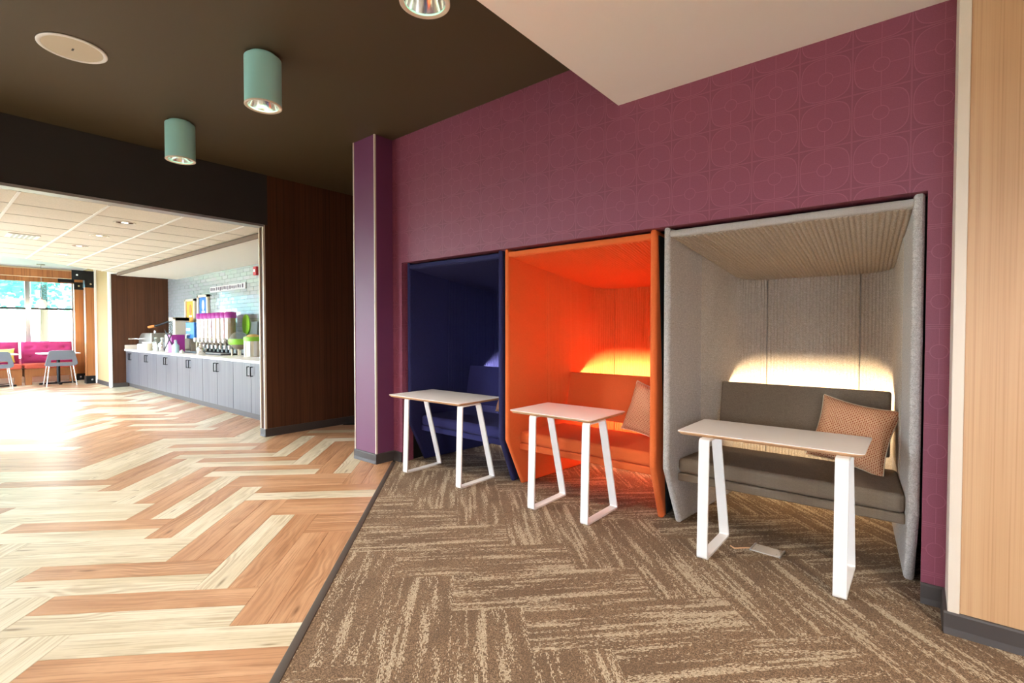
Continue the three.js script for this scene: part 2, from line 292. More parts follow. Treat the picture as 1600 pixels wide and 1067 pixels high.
// ---------------------------------------------------------------- dining room shell
{ // glazed side of the dining room, left of the picture: its daylight falls on the floor and the cabinets
  const s = new THREE.Shape(); s.moveTo(-18.1, 0); s.lineTo(-6.54, 0); s.lineTo(-6.54, 3.1); s.lineTo(-18.1, 3.1); s.closePath();
  const bays = []; for (let k = 0; k < 5; k++) bays.push([-17.2 + k * 1.75, -17.2 + k * 1.75 + 1.6]);
  for (const [x0, x1] of bays) { const h = new THREE.Path(); h.moveTo(x0, 0.12); h.lineTo(x1, 0.12); h.lineTo(x1, 2.55); h.lineTo(x0, 2.55); h.closePath(); s.holes.push(h); }
  const g = new THREE.ExtrudeGeometry(s, { depth: 0.18, bevelEnabled: false }); g.translate(0, 0, 4.8); struct('wall_side', g, M.whitePaint, 'glazed white wall on the left of the dining room');
  bays.forEach(([x0, x1], k) => { const w = struct('window_' + (21 + k), null, null, 'tall glazed bay on the left of the dining room');
    mesh('frame', plainGeo([box(x0, x0 + 0.05, 0.12, 2.55, 4.86, 4.92), box(x1 - 0.05, x1, 0.12, 2.55, 4.86, 4.92), box(x0, x1, 0.12, 0.17, 4.86, 4.92), box(x0, x1, 2.5, 2.55, 4.86, 4.92)]), M.alu, w);
    mesh('pane', box(x0 + 0.05, x1 - 0.05, 0.17, 2.5, 4.885, 4.889), M.glass, w); });
}
const TW = -0.95, YD = 2.665;   // tiled wall plane, ceiling height
struct('wall_tile', box(-14.9, -6.54, 0, 3.0, TW - 0.15, TW - 0.008), std({ color: S('#7a8480'), roughness: 0.8 }), 'wall of pale green glass tiles above the counter');
{
  const wall = scene.getObjectByName('wall_tile'), mats = [];
  for (let k = 0; k < 6; k++) mats.push(new THREE.MeshPhysicalMaterial({ color: new THREE.Color().setRGB(0.40 + 0.02 * (k % 3), 0.455 + 0.025 * (k % 2), 0.43 + 0.02 * (k % 3)), roughness: 0.08, clearcoat: 1, clearcoatRoughness: 0.03, specularIntensity: 1 }));
  const tw = 0.3, th = 0.076, g = new RoundedBoxGeometry(tw - 0.006, th - 0.006, 0.012, 1, 0.0025), rest = [], list = [];
  for (let r = 0; r < 23; r++) for (let c = 0; c < 29; c++) { const x = -14.9 + (c + 0.5) * tw + (r % 2) * tw / 2, y = 0.9 + (r + 0.5) * th; if (x > -6.6 || y > 2.62) continue; list.push([x, y, r, c]); }
  list.sort((p, q) => { const f = ([x]) => (x > -9.4 ? -100 : 0) + x; return f(q) - f(p); });
  list.forEach(([x, y], n) => {
    const ry = rr(-0.012, 0.012), rx = rr(-0.012, 0.012), mat = mats[Math.floor(rnd() * 6)];
    if (n < 300) { const m = mesh('tile', g, mat, wall); m.position.set(x, y, TW - 0.006); m.rotation.set(rx, ry, 0); }
    else { const q = g.clone(); q.rotateX(rx); q.rotateY(ry); q.translate(x, y, TW - 0.006); rest.push(q); }
  });
  mesh('tile', mergeGeometries(rest), mats[2], wall).userData.kind = 'stuff';
}
struct('wall_end', boxUV(-14.9, -14.75, 0, 3.0, TW - 0.15, 0.2), M.brown, 'dark brown wood wall at the far end of the counter');
struct('trim_8', box(-14.9, -14.735, 0, 2.96, 0.2, 0.235), M.whitePaint, 'white corner trim at the end of the dark brown wall');
struct('wall_far', boxUV(-18.1, -14.9, 0, 3.0, 0.05, 0.19), std({ color: S('#a0855c'), roughness: 0.85 }), 'tan wall beside the timber posts');
basebd('baseboard_far', [[-14.9, 0.19], [-17.9, 0.19]], 'dark skirting of the tan wall');
basebd('baseboard_end', [[-14.75, -0.1], [-14.75, 0.2]], 'dark skirting of the end wall');
struct('ceiling_counter', plainGeo([box(-14.1, -6.54, 2.605, YD, TW, 0.19)]), M.whitePaint, 'white soffit over the breakfast counter');
struct('trim_9', box(-14.12, -6.545, 2.6, YD, 0.19, 0.215), std({ color: S('#6b4b3a'), roughness: 0.5 }), 'brown edge board of the soffit over the counter');
{ // suspended tile ceiling, cut at 45 degrees towards the windows
  const ceil = struct('ceiling_dining', null, null, 'suspended white tile ceiling of the dining room');
  const inside = (x, z) => z - x < 14.5, n = noise2(256, 256, 64, 64, 2), tex = dataTex(256, 256, (x, y, i) => { const v = 222 + 22 * (n[i] - 0.5); return [v, v * 0.955, v * 0.89]; }, true, 2, 2);
  const mat = std({ map: tex, roughness: 0.95 }), white = std({ color: S('#f4f2ee'), roughness: 0.7 }), grey = std({ color: S('#b9aea0'), roughness: 0.8 });
  mesh('backing', (() => { const s = new THREE.Shape(); s.moveTo(-14.75, 0.2); s.lineTo(-14.3, 0.2); s.lineTo(-9.7, 4.8); s.lineTo(-6.54, 4.8); s.lineTo(-6.54, -0.95); s.lineTo(-14.75, -0.95); s.closePath(); const g = new THREE.ExtrudeGeometry(s, { depth: 0.35, bevelEnabled: false }); g.rotateX(Math.PI / 2); g.translate(0, YD + 0.37, 0); return g; })(), M.whitePaint, ceil);
  const u = 0.67, z0 = 0.52;
  const clip = (poly, f) => { const out = []; for (let i = 0; i < poly.length; i++) { const p = poly[i], q = poly[(i + 1) % poly.length], a = f(p), b = f(q); if (a <= 0) out.push(p); if ((a < 0 && b > 0) || (a > 0 && b < 0)) { const t = a / (a - b); out.push([p[0] + (q[0] - p[0]) * t, p[1] + (q[1] - p[1]) * t]); } } return out; };
  for (let i = 0; i < 13; i++) for (let k = -1; k < 7; k++) {
    const x1 = -6.56 - i * 0.67, xa = x1 - 0.67, za = z0 + k * u, zb = za + u;
    let poly = [[xa + 0.006, Math.max(za, 0.22) + 0.012], [x1 - 0.006, Math.max(za, 0.22) + 0.012], [x1 - 0.006, Math.min(zb, 4.8) - 0.012], [xa + 0.006, Math.min(zb, 4.8) - 0.012]];
    poly = clip(poly, ([x, z]) => z - x - 14.48); if (poly.length < 3) continue;
    const s = new THREE.Shape(poly.map(([x, z]) => new THREE.Vector2(x, z))), g = new THREE.ExtrudeGeometry(s, { depth: 0.014, bevelEnabled: false }); g.rotateX(Math.PI / 2); g.translate(0, YD + 0.016, 0);
    mesh('ceiling_tile', g, mat, ceil);
  }
  for (let k = 0; k < 7; k++) { const z = z0 + k * u, x0 = Math.max(-14.7, z - 14.45); mesh('runner', box(x0, -6.56, YD - 0.004, YD + 0.012, z - 0.012, z + 0.012), white, ceil); }
  for (let i = 0; i < 12; i++) { const x = -6.56 - (i + 1) * 0.67, z1 = Math.min(4.8, x + 14.45); mesh('cross_tee', box(x - 0.006, x + 0.006, YD - 0.001, YD + 0.012, 0.22, z1), grey, ceil); }
}
struct('ceiling_window', box(-18.1, -6.54, 3.0, 3.12, -1.1, 4.98), std({ color: S('#c3cad0'), roughness: 0.9 }), 'raised pale grey ceiling beside the windows');

// window wall at the far left
const WX = -17.9;
{
  struct('wall_left', plainGeo([box(WX - 0.2, WX, 0, 0.55, 0.05, 4.98), box(WX - 0.2, WX, 2.78, 3.05, 0.05, 4.98), box(WX - 0.2, WX, 0.5, 2.8, 0.05, 0.36), box(WX - 0.2, WX, 0.5, 2.8, 3.96, 4.98)]), std({ color: S('#c9b596'), roughness: 0.8 }), 'wall around the far windows');
  const shadeMat = new THREE.MeshPhysicalMaterial({ color: S('#b2d2d8'), transmission: 0.94, roughness: 0.1, thickness: 0, ior: 1.1 });
  const edges = [0.36, 1.28, 2.62, 3.96];
  for (let k = 0; k < 3; k++) {
    const z0 = edges[k], z1 = edges[k + 1], w = struct('window_' + (k + 1), null, null, 'tall window behind the banquette');
    mesh('frame', plainGeo([box(WX - 0.14, WX - 0.02, 0.55, 2.78, z0, z0 + 0.05), box(WX - 0.14, WX - 0.02, 0.55, 2.78, z1 - 0.05, z1), box(WX - 0.14, WX - 0.02, 2.7, 2.78, z0, z1), box(WX - 0.14, WX - 0.02, 0.55, 0.63, z0, z1)]), M.alu, w);
    mesh('pane', box(WX - 0.09, WX - 0.085, 0.6, 2.74, z0 + 0.04, z1 - 0.04), M.glass, w);
    const sh = thing('roller_shade', ['teal mesh roller shade half down in the window beside the timber posts', 'teal mesh roller shade half down in the window left of the grey mullion'][k] ?? 'teal mesh roller shade half down, out of view to the left', 'shade', [WX + 0.03, 0, 0], 0);
    mesh('cloth', box(-0.0008, 0.0008, 1.94, 2.72, z0 + 0.06, z1 - 0.06), shadeMat, sh);
    mesh('hem_bar', rbox(-0.012, 0.012, 1.9, 1.95, z0 + 0.05, z1 - 0.05, 0.004), M.blackMetal, sh);
    mesh('roller', (() => { const g = new THREE.CylinderGeometry(0.025, 0.025, z1 - z0 - 0.1, 12); g.rotateX(Math.PI / 2); g.translate(0, 2.74, (z0 + z1) / 2); return g; })(), M.alu, sh);
  }
}
// ---------------------------------------------------------------- outside: lawn and trees
struct('ground', box(-120, -18.2, -0.5, -0.3, -60, 70), std({ color: S('#8fa67c'), roughness: 1 }), 'lawn outside the windows');
struct('ground', box(-18.2, 60, -0.5, -0.3, 5.0, 80), std({ color: S('#9a9a94'), roughness: 1 }), 'paved ground behind the viewer');
{
  const leafMats = ['#86b0a4', '#9cc0ae', '#7ea8a8'].map((c) => std({ color: S(c), roughness: 0.9 })), bark = std({ color: S('#5a4a3c'), roughness: 1 });
  const spots = [[-33, -5.5, 7.5, 'tall bluish green tree outside, seen at the window edge by the timber posts'], [-38, 2.0, 8.5, 'tall leafy tree outside, seen beside the pendant lamp'], [-32, 9.5, 7, 'round leafy tree outside, seen left of the grey mullion'], [-46, 14, 10, 'large distant tree outside, seen at the left edge of the window'], [-50, -3, 10, 'large distant tree outside, behind the tree by the posts']];
  spots.forEach(([x, z, h, label], k) => {
    const t = thing('tree', label, 'tree', [x, -0.3, z], 0); mesh('trunk', cyl(0.28, 0.16, h * 0.6, 0, 0, 0, 10), bark, t);
    const leaf = new THREE.PlaneGeometry(0.34, 0.22), gs = [];
    for (let c = 0; c < 11; c++) {
      const r = rr(1.1, 1.9), cx = rr(-2, 2), cy = rr(h * 0.35, h * 0.95), cz = rr(-2.4, 2.4);
      for (let i = 0; i < 240; i++) { const d = V3(rr(-1, 1), rr(-1, 1), rr(-1, 1)).normalize().multiplyScalar(r * Math.cbrt(rr(0.3, 1))); const g = leaf.clone(); g.rotateX(rr(0, 6.28)); g.rotateY(rr(0, 6.28)); g.translate(cx + d.x, cy + d.y, cz + d.z); gs.push(g); }
    }
    const cr = mesh('crown', mergeGeometries(gs), leafMats[k % 3], t); cr.userData.kind = 'stuff';
  });
}

// ---------------------------------------------------------------- seating booths
function ribShape(path, pitch, depth, back) {   // closed plan outline: ribbed front along path, plain back
  const pts = [], seg = []; let len = 0;
  for (let i = 0; i + 1 < path.length; i++) { const d = path[i].distanceTo(path[i + 1]); seg.push(d); len += d; }
  const n = Math.max(2, Math.round(len / pitch)), steps = n * 6; let front = [], rear = [];
  for (let k = 0; k <= steps; k++) {
    let s = k / steps * len, i = 0; while (i < seg.length - 1 && s > seg[i]) { s -= seg[i]; i++; }
    const a = path[i], b = path[i + 1], t = Math.min(1, s / seg[i]), p = a.clone().lerp(b, t);
    const dirAt = (q) => path[Math.min(q + 1, path.length - 1)].clone().sub(path[Math.max(q, 0)]).normalize(); const d = b.clone().sub(a).normalize(), nrm = new THREE.Vector2(-d.y, d.x);
    const ph = (k % 6) / 6, bump = Math.sin(Math.PI * ph);
    front.push(p.clone().addScaledVector(nrm, depth * (bump - 1))); if (k % 6 === 0) rear.push(p.clone().addScaledVector(nrm, -back));
  }
  return new THREE.Shape([...front, ...rear.reverse()]);
}
function upright(shape, y0, y1) { // plan shape (x, -z) to a standing solid
  const g = new THREE.ExtrudeGeometry(shape, { depth: y1 - y0, bevelEnabled: false }); g.rotateX(-Math.PI / 2); g.translate(0, y0, 0); return g;
}
function pillowGeo(w, h, d, ears = 0.12) {
  const n = 28, pos = [], uv = [], idx = [];
  for (const side of [1, -1]) for (let i = 0; i <= n; i++) for (let j = 0; j <= n; j++) {
    const u = i / n * 2 - 1, v = j / n * 2 - 1, pinch = 1 - ears * (1 - u * u) * Math.abs(v) ** 3 * 0.9, pinch2 = 1 - ears * (1 - v * v) * Math.abs(u) ** 3 * 0.9;
    const t = Math.pow((1 - u ** 4) * (1 - v ** 4), 0.55), wr = 0.004 * Math.sin(u * 9 + v * 5) * t;
    pos.push(u * w / 2 * pinch2, v * h / 2 * pinch, side * (d / 2 * t + wr)); uv.push(u * w / 2, v * h / 2);
  }
  const N = (n + 1) * (n + 1);
  for (let s = 0; s < 2; s++) for (let i = 0; i < n; i++) for (let j = 0; j < n; j++) { const a = s * N + i * (n + 1) + j, b = a + n + 1; if (s === 0) idx.push(a, b, a + 1, b, b + 1, a + 1); else idx.push(a, a + 1, b, b, a + 1, b + 1); }
  const g = new THREE.BufferGeometry(); g.setAttribute('position', new THREE.Float32BufferAttribute(pos, 3)); g.setAttribute('uv', new THREE.Float32BufferAttribute(uv, 2)); g.setIndex(idx); g.computeVertexNormals();
  const rim = []; const ed = (u, v) => { const p = 1 - ears * (1 - u * u) * Math.abs(v) ** 3 * 0.9, p2 = 1 - ears * (1 - v * v) * Math.abs(u) ** 3 * 0.9; rim.push(V3(u * w / 2 * p2, v * h / 2 * p, 0)); };
  for (let k = -20; k < 20; k++) ed(k / 20, -1); for (let k = -20; k < 20; k++) ed(1, k / 20); for (let k = -20; k < 20; k++) ed(-k / 20, 1); for (let k = -20; k < 20; k++) ed(-1, -k / 20);
  return [g, new THREE.TubeGeometry(new THREE.CatmullRomCurve3(rim, true, 'catmullrom', 0.1), 120, 0.0045, 6, true)];
}
const houndTex = dataTex(64, 64, (x, y) => { const cx = (x >> 4) & 3, cy = (y >> 4) & 3, lx = x & 15, ly = y & 15; const dark = (lx > 3 && lx < 13 && ly > 2 && ly < 12); const warm = (cx + cy) % 2; return dark ? (warm ? [186, 88, 44] : [160, 70, 34]) : (warm ? [238, 200, 158] : [216, 146, 100]); }, true, 1 / 0.044, 1 / 0.044);
M.hound = std({ map: houndTex, bumpMap: fabricBump, bumpScale: 0.0008, roughness: 0.95 });
M.piping = std({ color: S('#d9c2a0'), roughness: 0.9 });
const BOOTH = { zf: -0.05, tilt: Math.atan(0.1 / 1.1) };
function booth(cx, half, mats, label, ledColor, power = 1) {
  const t = thing('seating_booth', label, 'booth', [cx, 0, 0], 0), [mPanel, mRib, mSeat] = mats;
  const th = 0.048, bv = 0.02;
  for (const s of [-1, 1]) {
    const sh = new THREE.Shape(); sh.moveTo(bv, 0.4 - 0.003); sh.lineTo(bv, 2.03 - bv); sh.lineTo(1.3, 2.03 - bv); sh.lineTo(1.3, bv * 0.1); sh.lineTo(0.19 + bv * 0.8, bv * 0.1);
    sh.closePath();
    const g = new THREE.ExtrudeGeometry(sh, { depth: th - 2 * bv, bevelEnabled: true, bevelSize: bv, bevelThickness: bv, bevelSegments: 4 });
    g.translate(0, bv * 0.9, -(th - 2 * bv) / 2);       // centred in thickness
    g.rotateY(Math.PI / 2);                              // s -> -z, depth -> x
    const m = mesh('side_panel', g, mPanel, t); m.position.set(s * (half - th / 2), 0, BOOTH.zf); m.rotation.y = s * BOOTH.tilt;
    const liner = mesh('outer_shell', box(-0.004, 0.004, 0.02, 2.01, -1.28, -0.03), M.black, t); liner.position.set(s * (half + 0.0045), 0, BOOTH.zf); liner.rotation.y = s * BOOTH.tilt; { const q = liner.geometry.attributes.position; for (let i = 0; i < q.count; i++) if (q.getY(i) < 0.1 && q.getZ(i) > -0.1) q.setZ(i, -0.24); }
  }
  const inner = (z) => half - th - 0.1 * (BOOTH.zf - z) / 1.1;
  // ribbed lining of the sides, the rounded corners and the back
  const zc = -1.17, xc = inner(zc) - 0.006, xb = 0.318, zb = -1.34;
  for (const s of [-1, 1]) {
    const P = (x, z) => new THREE.Vector2(s * x, -z);
    const side = [P(inner(-0.54) - 0.006, -0.54), P(xc, zc)]; if (s < 0) side.reverse();
    const corner = [];
    for (let k = 0; k <= 6; k++) { const a = k / 6 * Math.PI / 2; corner.push(P(xb + (xc - xb) * Math.cos(a) + (k === 6 ? 0.003 : 0), zc + (zb - zc) * Math.sin(a))); } if (s < 0) corner.reverse();
    mesh('side_lining', upright(ribShape(side, 0.023, 0.0065, 0.012), 0.5, 1.96), mRib, t);
    mesh('corner_lining', upright(ribShape(corner, 0.023, 0.0065, 0.03), 0.02, 1.9), mRib, t);
  }
  mesh('back_lining', upright(ribShape([new THREE.Vector2(xb - 0.003, -zb), new THREE.Vector2(-xb + 0.003, -zb)], 0.023, 0.0065, 0.03), 0.02, 1.9), mRib, t);
  mesh('back_shell', rbox(-half + 0.11, half - 0.11, 0.0, 2.0, zb - 0.09, zb - 0.034, 0.01), mPanel, t);
  { // ribbed ceiling, sloping down to the back
    const w = half - 0.05, n = 46, pts = []; for (let k = 0; k <= n * 6; k++) { const x = -w + 2 * w * k / (n * 6); pts.push(new THREE.Vector2(x, -0.007 * Math.abs(Math.sin(Math.PI * k / 6)))); } pts.push(new THREE.Vector2(w, 0.035), new THREE.Vector2(-w, 0.035));
    const g = new THREE.ExtrudeGeometry(new THREE.Shape(pts), { depth: 1.36, bevelEnabled: false }); g.translate(0, 0, -1.36);
    const p = g.attributes.position; for (let i = 0; i < p.count; i++) { const z = p.getZ(i), k = -z; p.setXYZ(i, p.getX(i) * (1 - 0.1 * k / 1.1 / w), p.getY(i) + 1.985 - 0.205 * k / 1.29, z + BOOTH.zf - 0.03); }
    g.computeVertexNormals(); mesh('ceiling_panel', g, mRib, t);
    mesh('ceiling_edge', rbox(-half + th - 0.012, half - th + 0.012, 1.984, 2.03, BOOTH.zf - 0.07, BOOTH.zf - 0.004, 0.016, 4), mPanel, t);
    mesh('top_board', box(-half + 0.08, half - 0.08, 2.005, 2.03, -1.4, -0.1), mPanel, t);
  }
  const taper = (g, w) => { const p = g.attributes.position; for (let i = 0; i < p.count; i++) { const z = p.getZ(i); p.setX(i, p.getX(i) / w * (inner(z) + 0.004)); } return g; };
  const seat = mesh('seat', taper(rbox(-0.6, 0.6, 0.368, 0.472, -0.79, -0.185, 0.03, 4), 0.6), mSeat, t);
  mesh('seat_frame', taper(rbox(-0.6, 0.6, 0.312, 0.368, -0.79, -0.185, 0.012, 3), 0.6), mSeat, seat);
  const br = new THREE.Group(); 
  const gb = rbox(-0.528, 0.528, 0, 0.425, -0.035, 0.035, 0.014, 3); gb.rotateX(-0.2); gb.translate(0, 0.538, -0.8);
  mesh('backrest', gb, mSeat, t);
  // light strip behind the backrest, shaded from above by its channel
  const led = new THREE.Group(); led.name = 'light_strip'; t.add(led);
  mesh('channel', plainGeo([box(-0.5, 0.5, 0.914, 0.92, -1.012, -0.96), box(-0.5, 0.5, 0.87, 0.92, -0.968, -0.96)]), M.alu, led);
  const glow = std({ color: 0xffffff, emissive: ledColor, emissiveIntensity: 6 });
  mesh('diffuser', box(-0.48, 0.48, 0.893, 0.907, -0.984, -0.969), glow, led);
  const a = new THREE.RectAreaLight(ledColor, LAMP.led * power, 0.96, 0.014); a.position.set(0, 0.9, -0.986); led.add(a);
  return t;
}
const fab = (a, b, c, k = 1) => std({ map: fabricTex(a, b, k), bumpMap: fabricBump, bumpScale: 0.0006, roughness: 0.95 });
const warmLed = L(1, 0.8, 0.52);
const blueF = fab([40, 40, 92], [26, 26, 66]), orangeF = fab([230, 112, 52], [218, 100, 42]), greyF = fab([204, 195, 186], [152, 143, 135], 1, 1.3), greySeat = fab([142, 123, 102], [102, 86, 70], 1, 1.2), orangeSeat = fab([228, 104, 46], [212, 90, 36]), blueSeat = fab([54, 52, 112], [38, 36, 86]);
booth(-3.432, 0.648, [blueF, blueF, blueSeat], 'navy blue upholstered seating booth beside the purple wall end', L(0.9, 0.86, 0.8));
booth(-2.077, 0.684, [orangeF, orangeF, orangeSeat], 'bright orange upholstered seating booth in the middle', warmLed, 1.15);
booth(-0.667, 0.68, [greyF, fab([204, 190, 174], [154, 140, 124], 1, 1.3), greySeat], 'grey felt seating booth beside the oak wall', warmLed, 0.7);

// cushions
function cushion(x, y, z, w, h, rot, label) {
  const t = thing('cushion', label, 'cushion', [x, y, z], 0, undefined), [g, rim] = pillowGeo(w, h, 0.15);
  t.rotation.set(rot[0], rot[1], rot[2], 'YXZ'); mesh('cover', g, M.hound, t); mesh('piping', rim, M.piping, t); return t;
}
cushion(-0.33, 0.69, -0.65, 0.44, 0.43, [-0.32, -0.15, -0.16], 'orange houndstooth cushion with pale piping in the grey booth');
cushion(-1.70, 0.69, -0.66, 0.44, 0.43, [-0.3, -0.15, -0.17], 'pale orange houndstooth cushion half hidden in the orange booth');
cushion(-3.13, 0.69, -0.66, 0.44, 0.43, [-0.3, -0.15, -0.17], 'houndstooth cushion mostly hidden in the blue booth');

// ---------------------------------------------------------------- booth tables
function boothTable(x0, x1, zf, zb, lx, label) {
  const t = thing('side_table', label, 'table', [(x0 + x1) / 2, 0, 0], 0, undefined), w = (x1 - x0) / 2, cx = (x0 + x1) / 2;
  const corner = (r, e) => { const s = new THREE.Shape(), a = -w + e, b = w - e, c = -zf + e, d = -zb - e; s.moveTo(a + r, c); s.lineTo(b - r, c); s.quadraticCurveTo(b, c, b, c + r); s.lineTo(b, d - r); s.quadraticCurveTo(b, d, b - r, d); s.lineTo(a + r, d); s.quadraticCurveTo(a, d, a, d - r); s.lineTo(a, c + r); s.quadraticCurveTo(a, c, a + r, c); return s; };
  const top = new THREE.ExtrudeGeometry(corner(0.025, 0.001), { depth: 0.0025, bevelEnabled: true, bevelSize: 0.001, bevelThickness: 0.0008, bevelSegments: 1, curveSegments: 5 }); top.rotateX(-Math.PI / 2); top.translate(0, 0.7315, 0);
  const tt = mesh('tabletop', top, M.topWhite, t);
  const edge = new THREE.ExtrudeGeometry(corner(0.025, 0.001), { depth: 0.006, bevelEnabled: false, curveSegments: 5 }); edge.rotateX(-Math.PI / 2); edge.translate(0, 0.7252, 0);
  const under = new THREE.ExtrudeGeometry(corner(0.02, 0.016), { depth: 0.001, bevelEnabled: true, bevelSize: 0.014, bevelThickness: 0.013, bevelSegments: 1, curveSegments: 5 }); under.rotateX(-Math.PI / 2);
  { const p = under.attributes.position; for (let i = 0; i < p.count; i++) if (p.getY(i) > 0.0012) p.setY(i, 0.0012); } under.translate(0, 0.7238, 0);
  mesh('plywood_edge', plainGeo([edge, under]), M.ply, tt);
  const strap = (X) => {   // flat steel loop in the z-y plane
    const out = new THREE.Shape(), q = [[0.235, 0.001], [-0.215, 0.001], [-0.022, 0.712], [0.212, 0.712]], th = 0.0125, c = q.map(([a, b]) => new THREE.Vector2(a, b));
    const rounded = (pts, r, path) => { const n = pts.length; for (let i = 0; i < n; i++) { const p = pts[i], a = pts[(i + n - 1) % n], b = pts[(i + 1) % n], da = a.clone().sub(p).setLength(r), db = b.clone().sub(p).setLength(r); const s = p.clone().add(da), e = p.clone().add(db); if (i === 0) path.moveTo(s.x, s.y); else path.lineTo(s.x, s.y); path.quadraticCurveTo(p.x, p.y, e.x, e.y); } path.closePath(); };
    rounded(c, 0.022, out);
    const n = c.length, insetPts = c.map((p, i) => { const a = c[(i + n - 1) % n], b = c[(i + 1) % n], d1 = p.clone().sub(a).normalize(), d2 = b.clone().sub(p).normalize(), n1 = new THREE.Vector2(d1.y, -d1.x), n2 = new THREE.Vector2(d2.y, -d2.x), k = 1 + n1.dot(n2); return p.clone().addScaledVector(n1.clone().add(n2), th / k); });
    const hole = new THREE.Path(); rounded(insetPts, 0.012, hole); out.holes.push(hole);
    const g = new THREE.ExtrudeGeometry(out, { depth: 0.06, bevelEnabled: false, curveSegments: 5 }); g.rotateY(-Math.PI / 2); g.translate(X - cx + 0.03, 0, 0); return g;
  };
  for (const X of lx) mesh('leg_frame', strap(X), M.legWhite, t);
  return t;
}
boothTable(-3.985, -3.005, 0.255, -0.31, [-3.76, -3.04], 'white side table with loop legs in front of the blue booth');
boothTable(-2.485, -1.745, 0.215, -0.31, [-2.257, -1.79], 'small white side table with loop legs in front of the orange booth');
boothTable(-1.165, -0.205, 0.16, -0.36, [-0.98, -0.295], 'white side table with loop legs in front of the grey booth');

{ // floor power box with a flex
  const t = thing('floor_box', 'clear plastic cover plate on the carpet under the grey booth table', 'floor box', [-0.705, 0.001, -0.13], -0.05);
  const acrylic = new THREE.MeshPhysicalMaterial({ color: S('#d8cfc4'), transmission: 0.35, roughness: 0.25, thickness: 0, ior: 1.45 });
  mesh('plate', rbox(-0.085, 0.085, 0, 0.008, -0.055, 0.055, 0.003), acrylic, t);
  for (const s of [-1, 1]) mesh('rim', rbox(s * 0.082 - 0.005, s * 0.082 + 0.005, 0, 0.012, -0.058, 0.058, 0.002), M.alu, t);
  for (const [x, z] of [[-0.06, -0.03], [0.06, -0.03], [-0.06, 0.03], [0.06, 0.03]]) mesh('screw', cyl(0.004, 0.004, 0.003, x, 0.008, z, 10), M.chrome, t);
  tag(mesh('flex', tube([[-0.79, 0.006, -0.11], [-0.83, 0.005, -0.08], [-0.87, 0.005, -0.04], [-0.9, 0.005, -0.06]], 0.004, 16, 6), M.ply), 'thin tan cable lying beside the floor plate', 'cable');
}

// ---------------------------------------------------------------- lamps
function tealLamp(x, z, label) {
  const t = thing('ceiling_lamp', label, 'lamp', [x, HC, z], 0, undefined);
  mesh('canopy', cyl(0.095, 0.095, 0.022, 0, -0.022, 0, 36), M.teal, t);
  mesh('body', lathe([[0.0, -0.02], [0.119, -0.02], [0.122, -0.024], [0.122, -0.358], [0.118, -0.362], [0.114, -0.358], [0.114, -0.1], [0.0, -0.1]], 48), M.teal, t);
  mesh('rim', lathe([[0.1, -0.356], [0.118, -0.362], [0.1235, -0.358], [0.1235, -0.352]], 48), M.trim, t);
  mesh('reflector', lathe([[0.035, -0.19], [0.06, -0.22], [0.085, -0.275], [0.102, -0.345]], 36), M.chrome, t);
  const glow = std({ color: 0xffffff, emissive: L(1, 0.82, 0.6), emissiveIntensity: 9 });
  mesh('bulb', (() => { const g = new THREE.SphereGeometry(0.042, 16, 12); g.translate(0, -0.225, 0); return g; })(), glow, t);
  const s = new THREE.SpotLight(L(1, 0.93, 0.83), LAMP.teal, 0, 0.98, 0.75, 2); s.position.set(0, -0.26, 0); s.target.position.set(0, -3, 0); s.castShadow = true; s.shadow.radius = 2.2; t.add(s, s.target); return t;
}
tealLamp(-1.9, 1.56, 'teal cylinder ceiling lamp cut off by the top edge of the picture');
tealLamp(-3.66, 1.56, 'teal cylinder ceiling lamp, middle of the three');
tealLamp(-5.42, 1.55, 'teal cylinder ceiling lamp nearest the black header');
function downlight(x, y, z, label, r, power, group, color = L(1, 0.93, 0.83)) {
  const t = thing('recessed_light', label, 'light', [x, y, z], 0, group);
  mesh('ring', lathe([[r * 0.78, 0.0], [r, 0.0], [r, -0.006], [r * 0.9, -0.008], [r * 0.78, -0.003]], 28), M.whitePaint, t);
  mesh('reflector', lathe([[r * 0.78, -0.002], [r * 0.5, -0.0012], [r * 0.4, -0.001]], 28), M.chrome, t);
  mesh('lens', cyl(r * 0.3, r * 0.3, 0.002, 0, -0.0035, 0, 20), std({ color: 0xffffff, emissive: color, emissiveIntensity: 3 }), t);
  const s = new THREE.SpotLight(color, power, 0, 1.1, 0.8, 2); s.position.set(0, -0.02, 0); s.target.position.set(0, -3, 0); s.castShadow = true; s.shadow.radius = 3; t.add(s, s.target); return t;
}
[[1.0, 1.7, 'in front of the oak wall'], [2.4, 3.6, 'right of the viewer'], [-0.6, 4.6, 'behind the viewer']].forEach(([x, z, w]) => downlight(x, HS, z, 'recessed downlight in the off white dropped ceiling, ' + w, 0.08, LAMP.soffit, 'downlights over the viewer'));
[[-7.47, 'nearest to the black header'], [-8.77, 'second from the black header'], [-10.07, 'third from the black header'], [-11.43, 'farthest from the black header']].forEach(([x, w]) => downlight(x, YD, 1.53, 'small recessed downlight in the tile ceiling, ' + w, 0.11, LAMP.dining, 'downlights in the tile ceiling'));
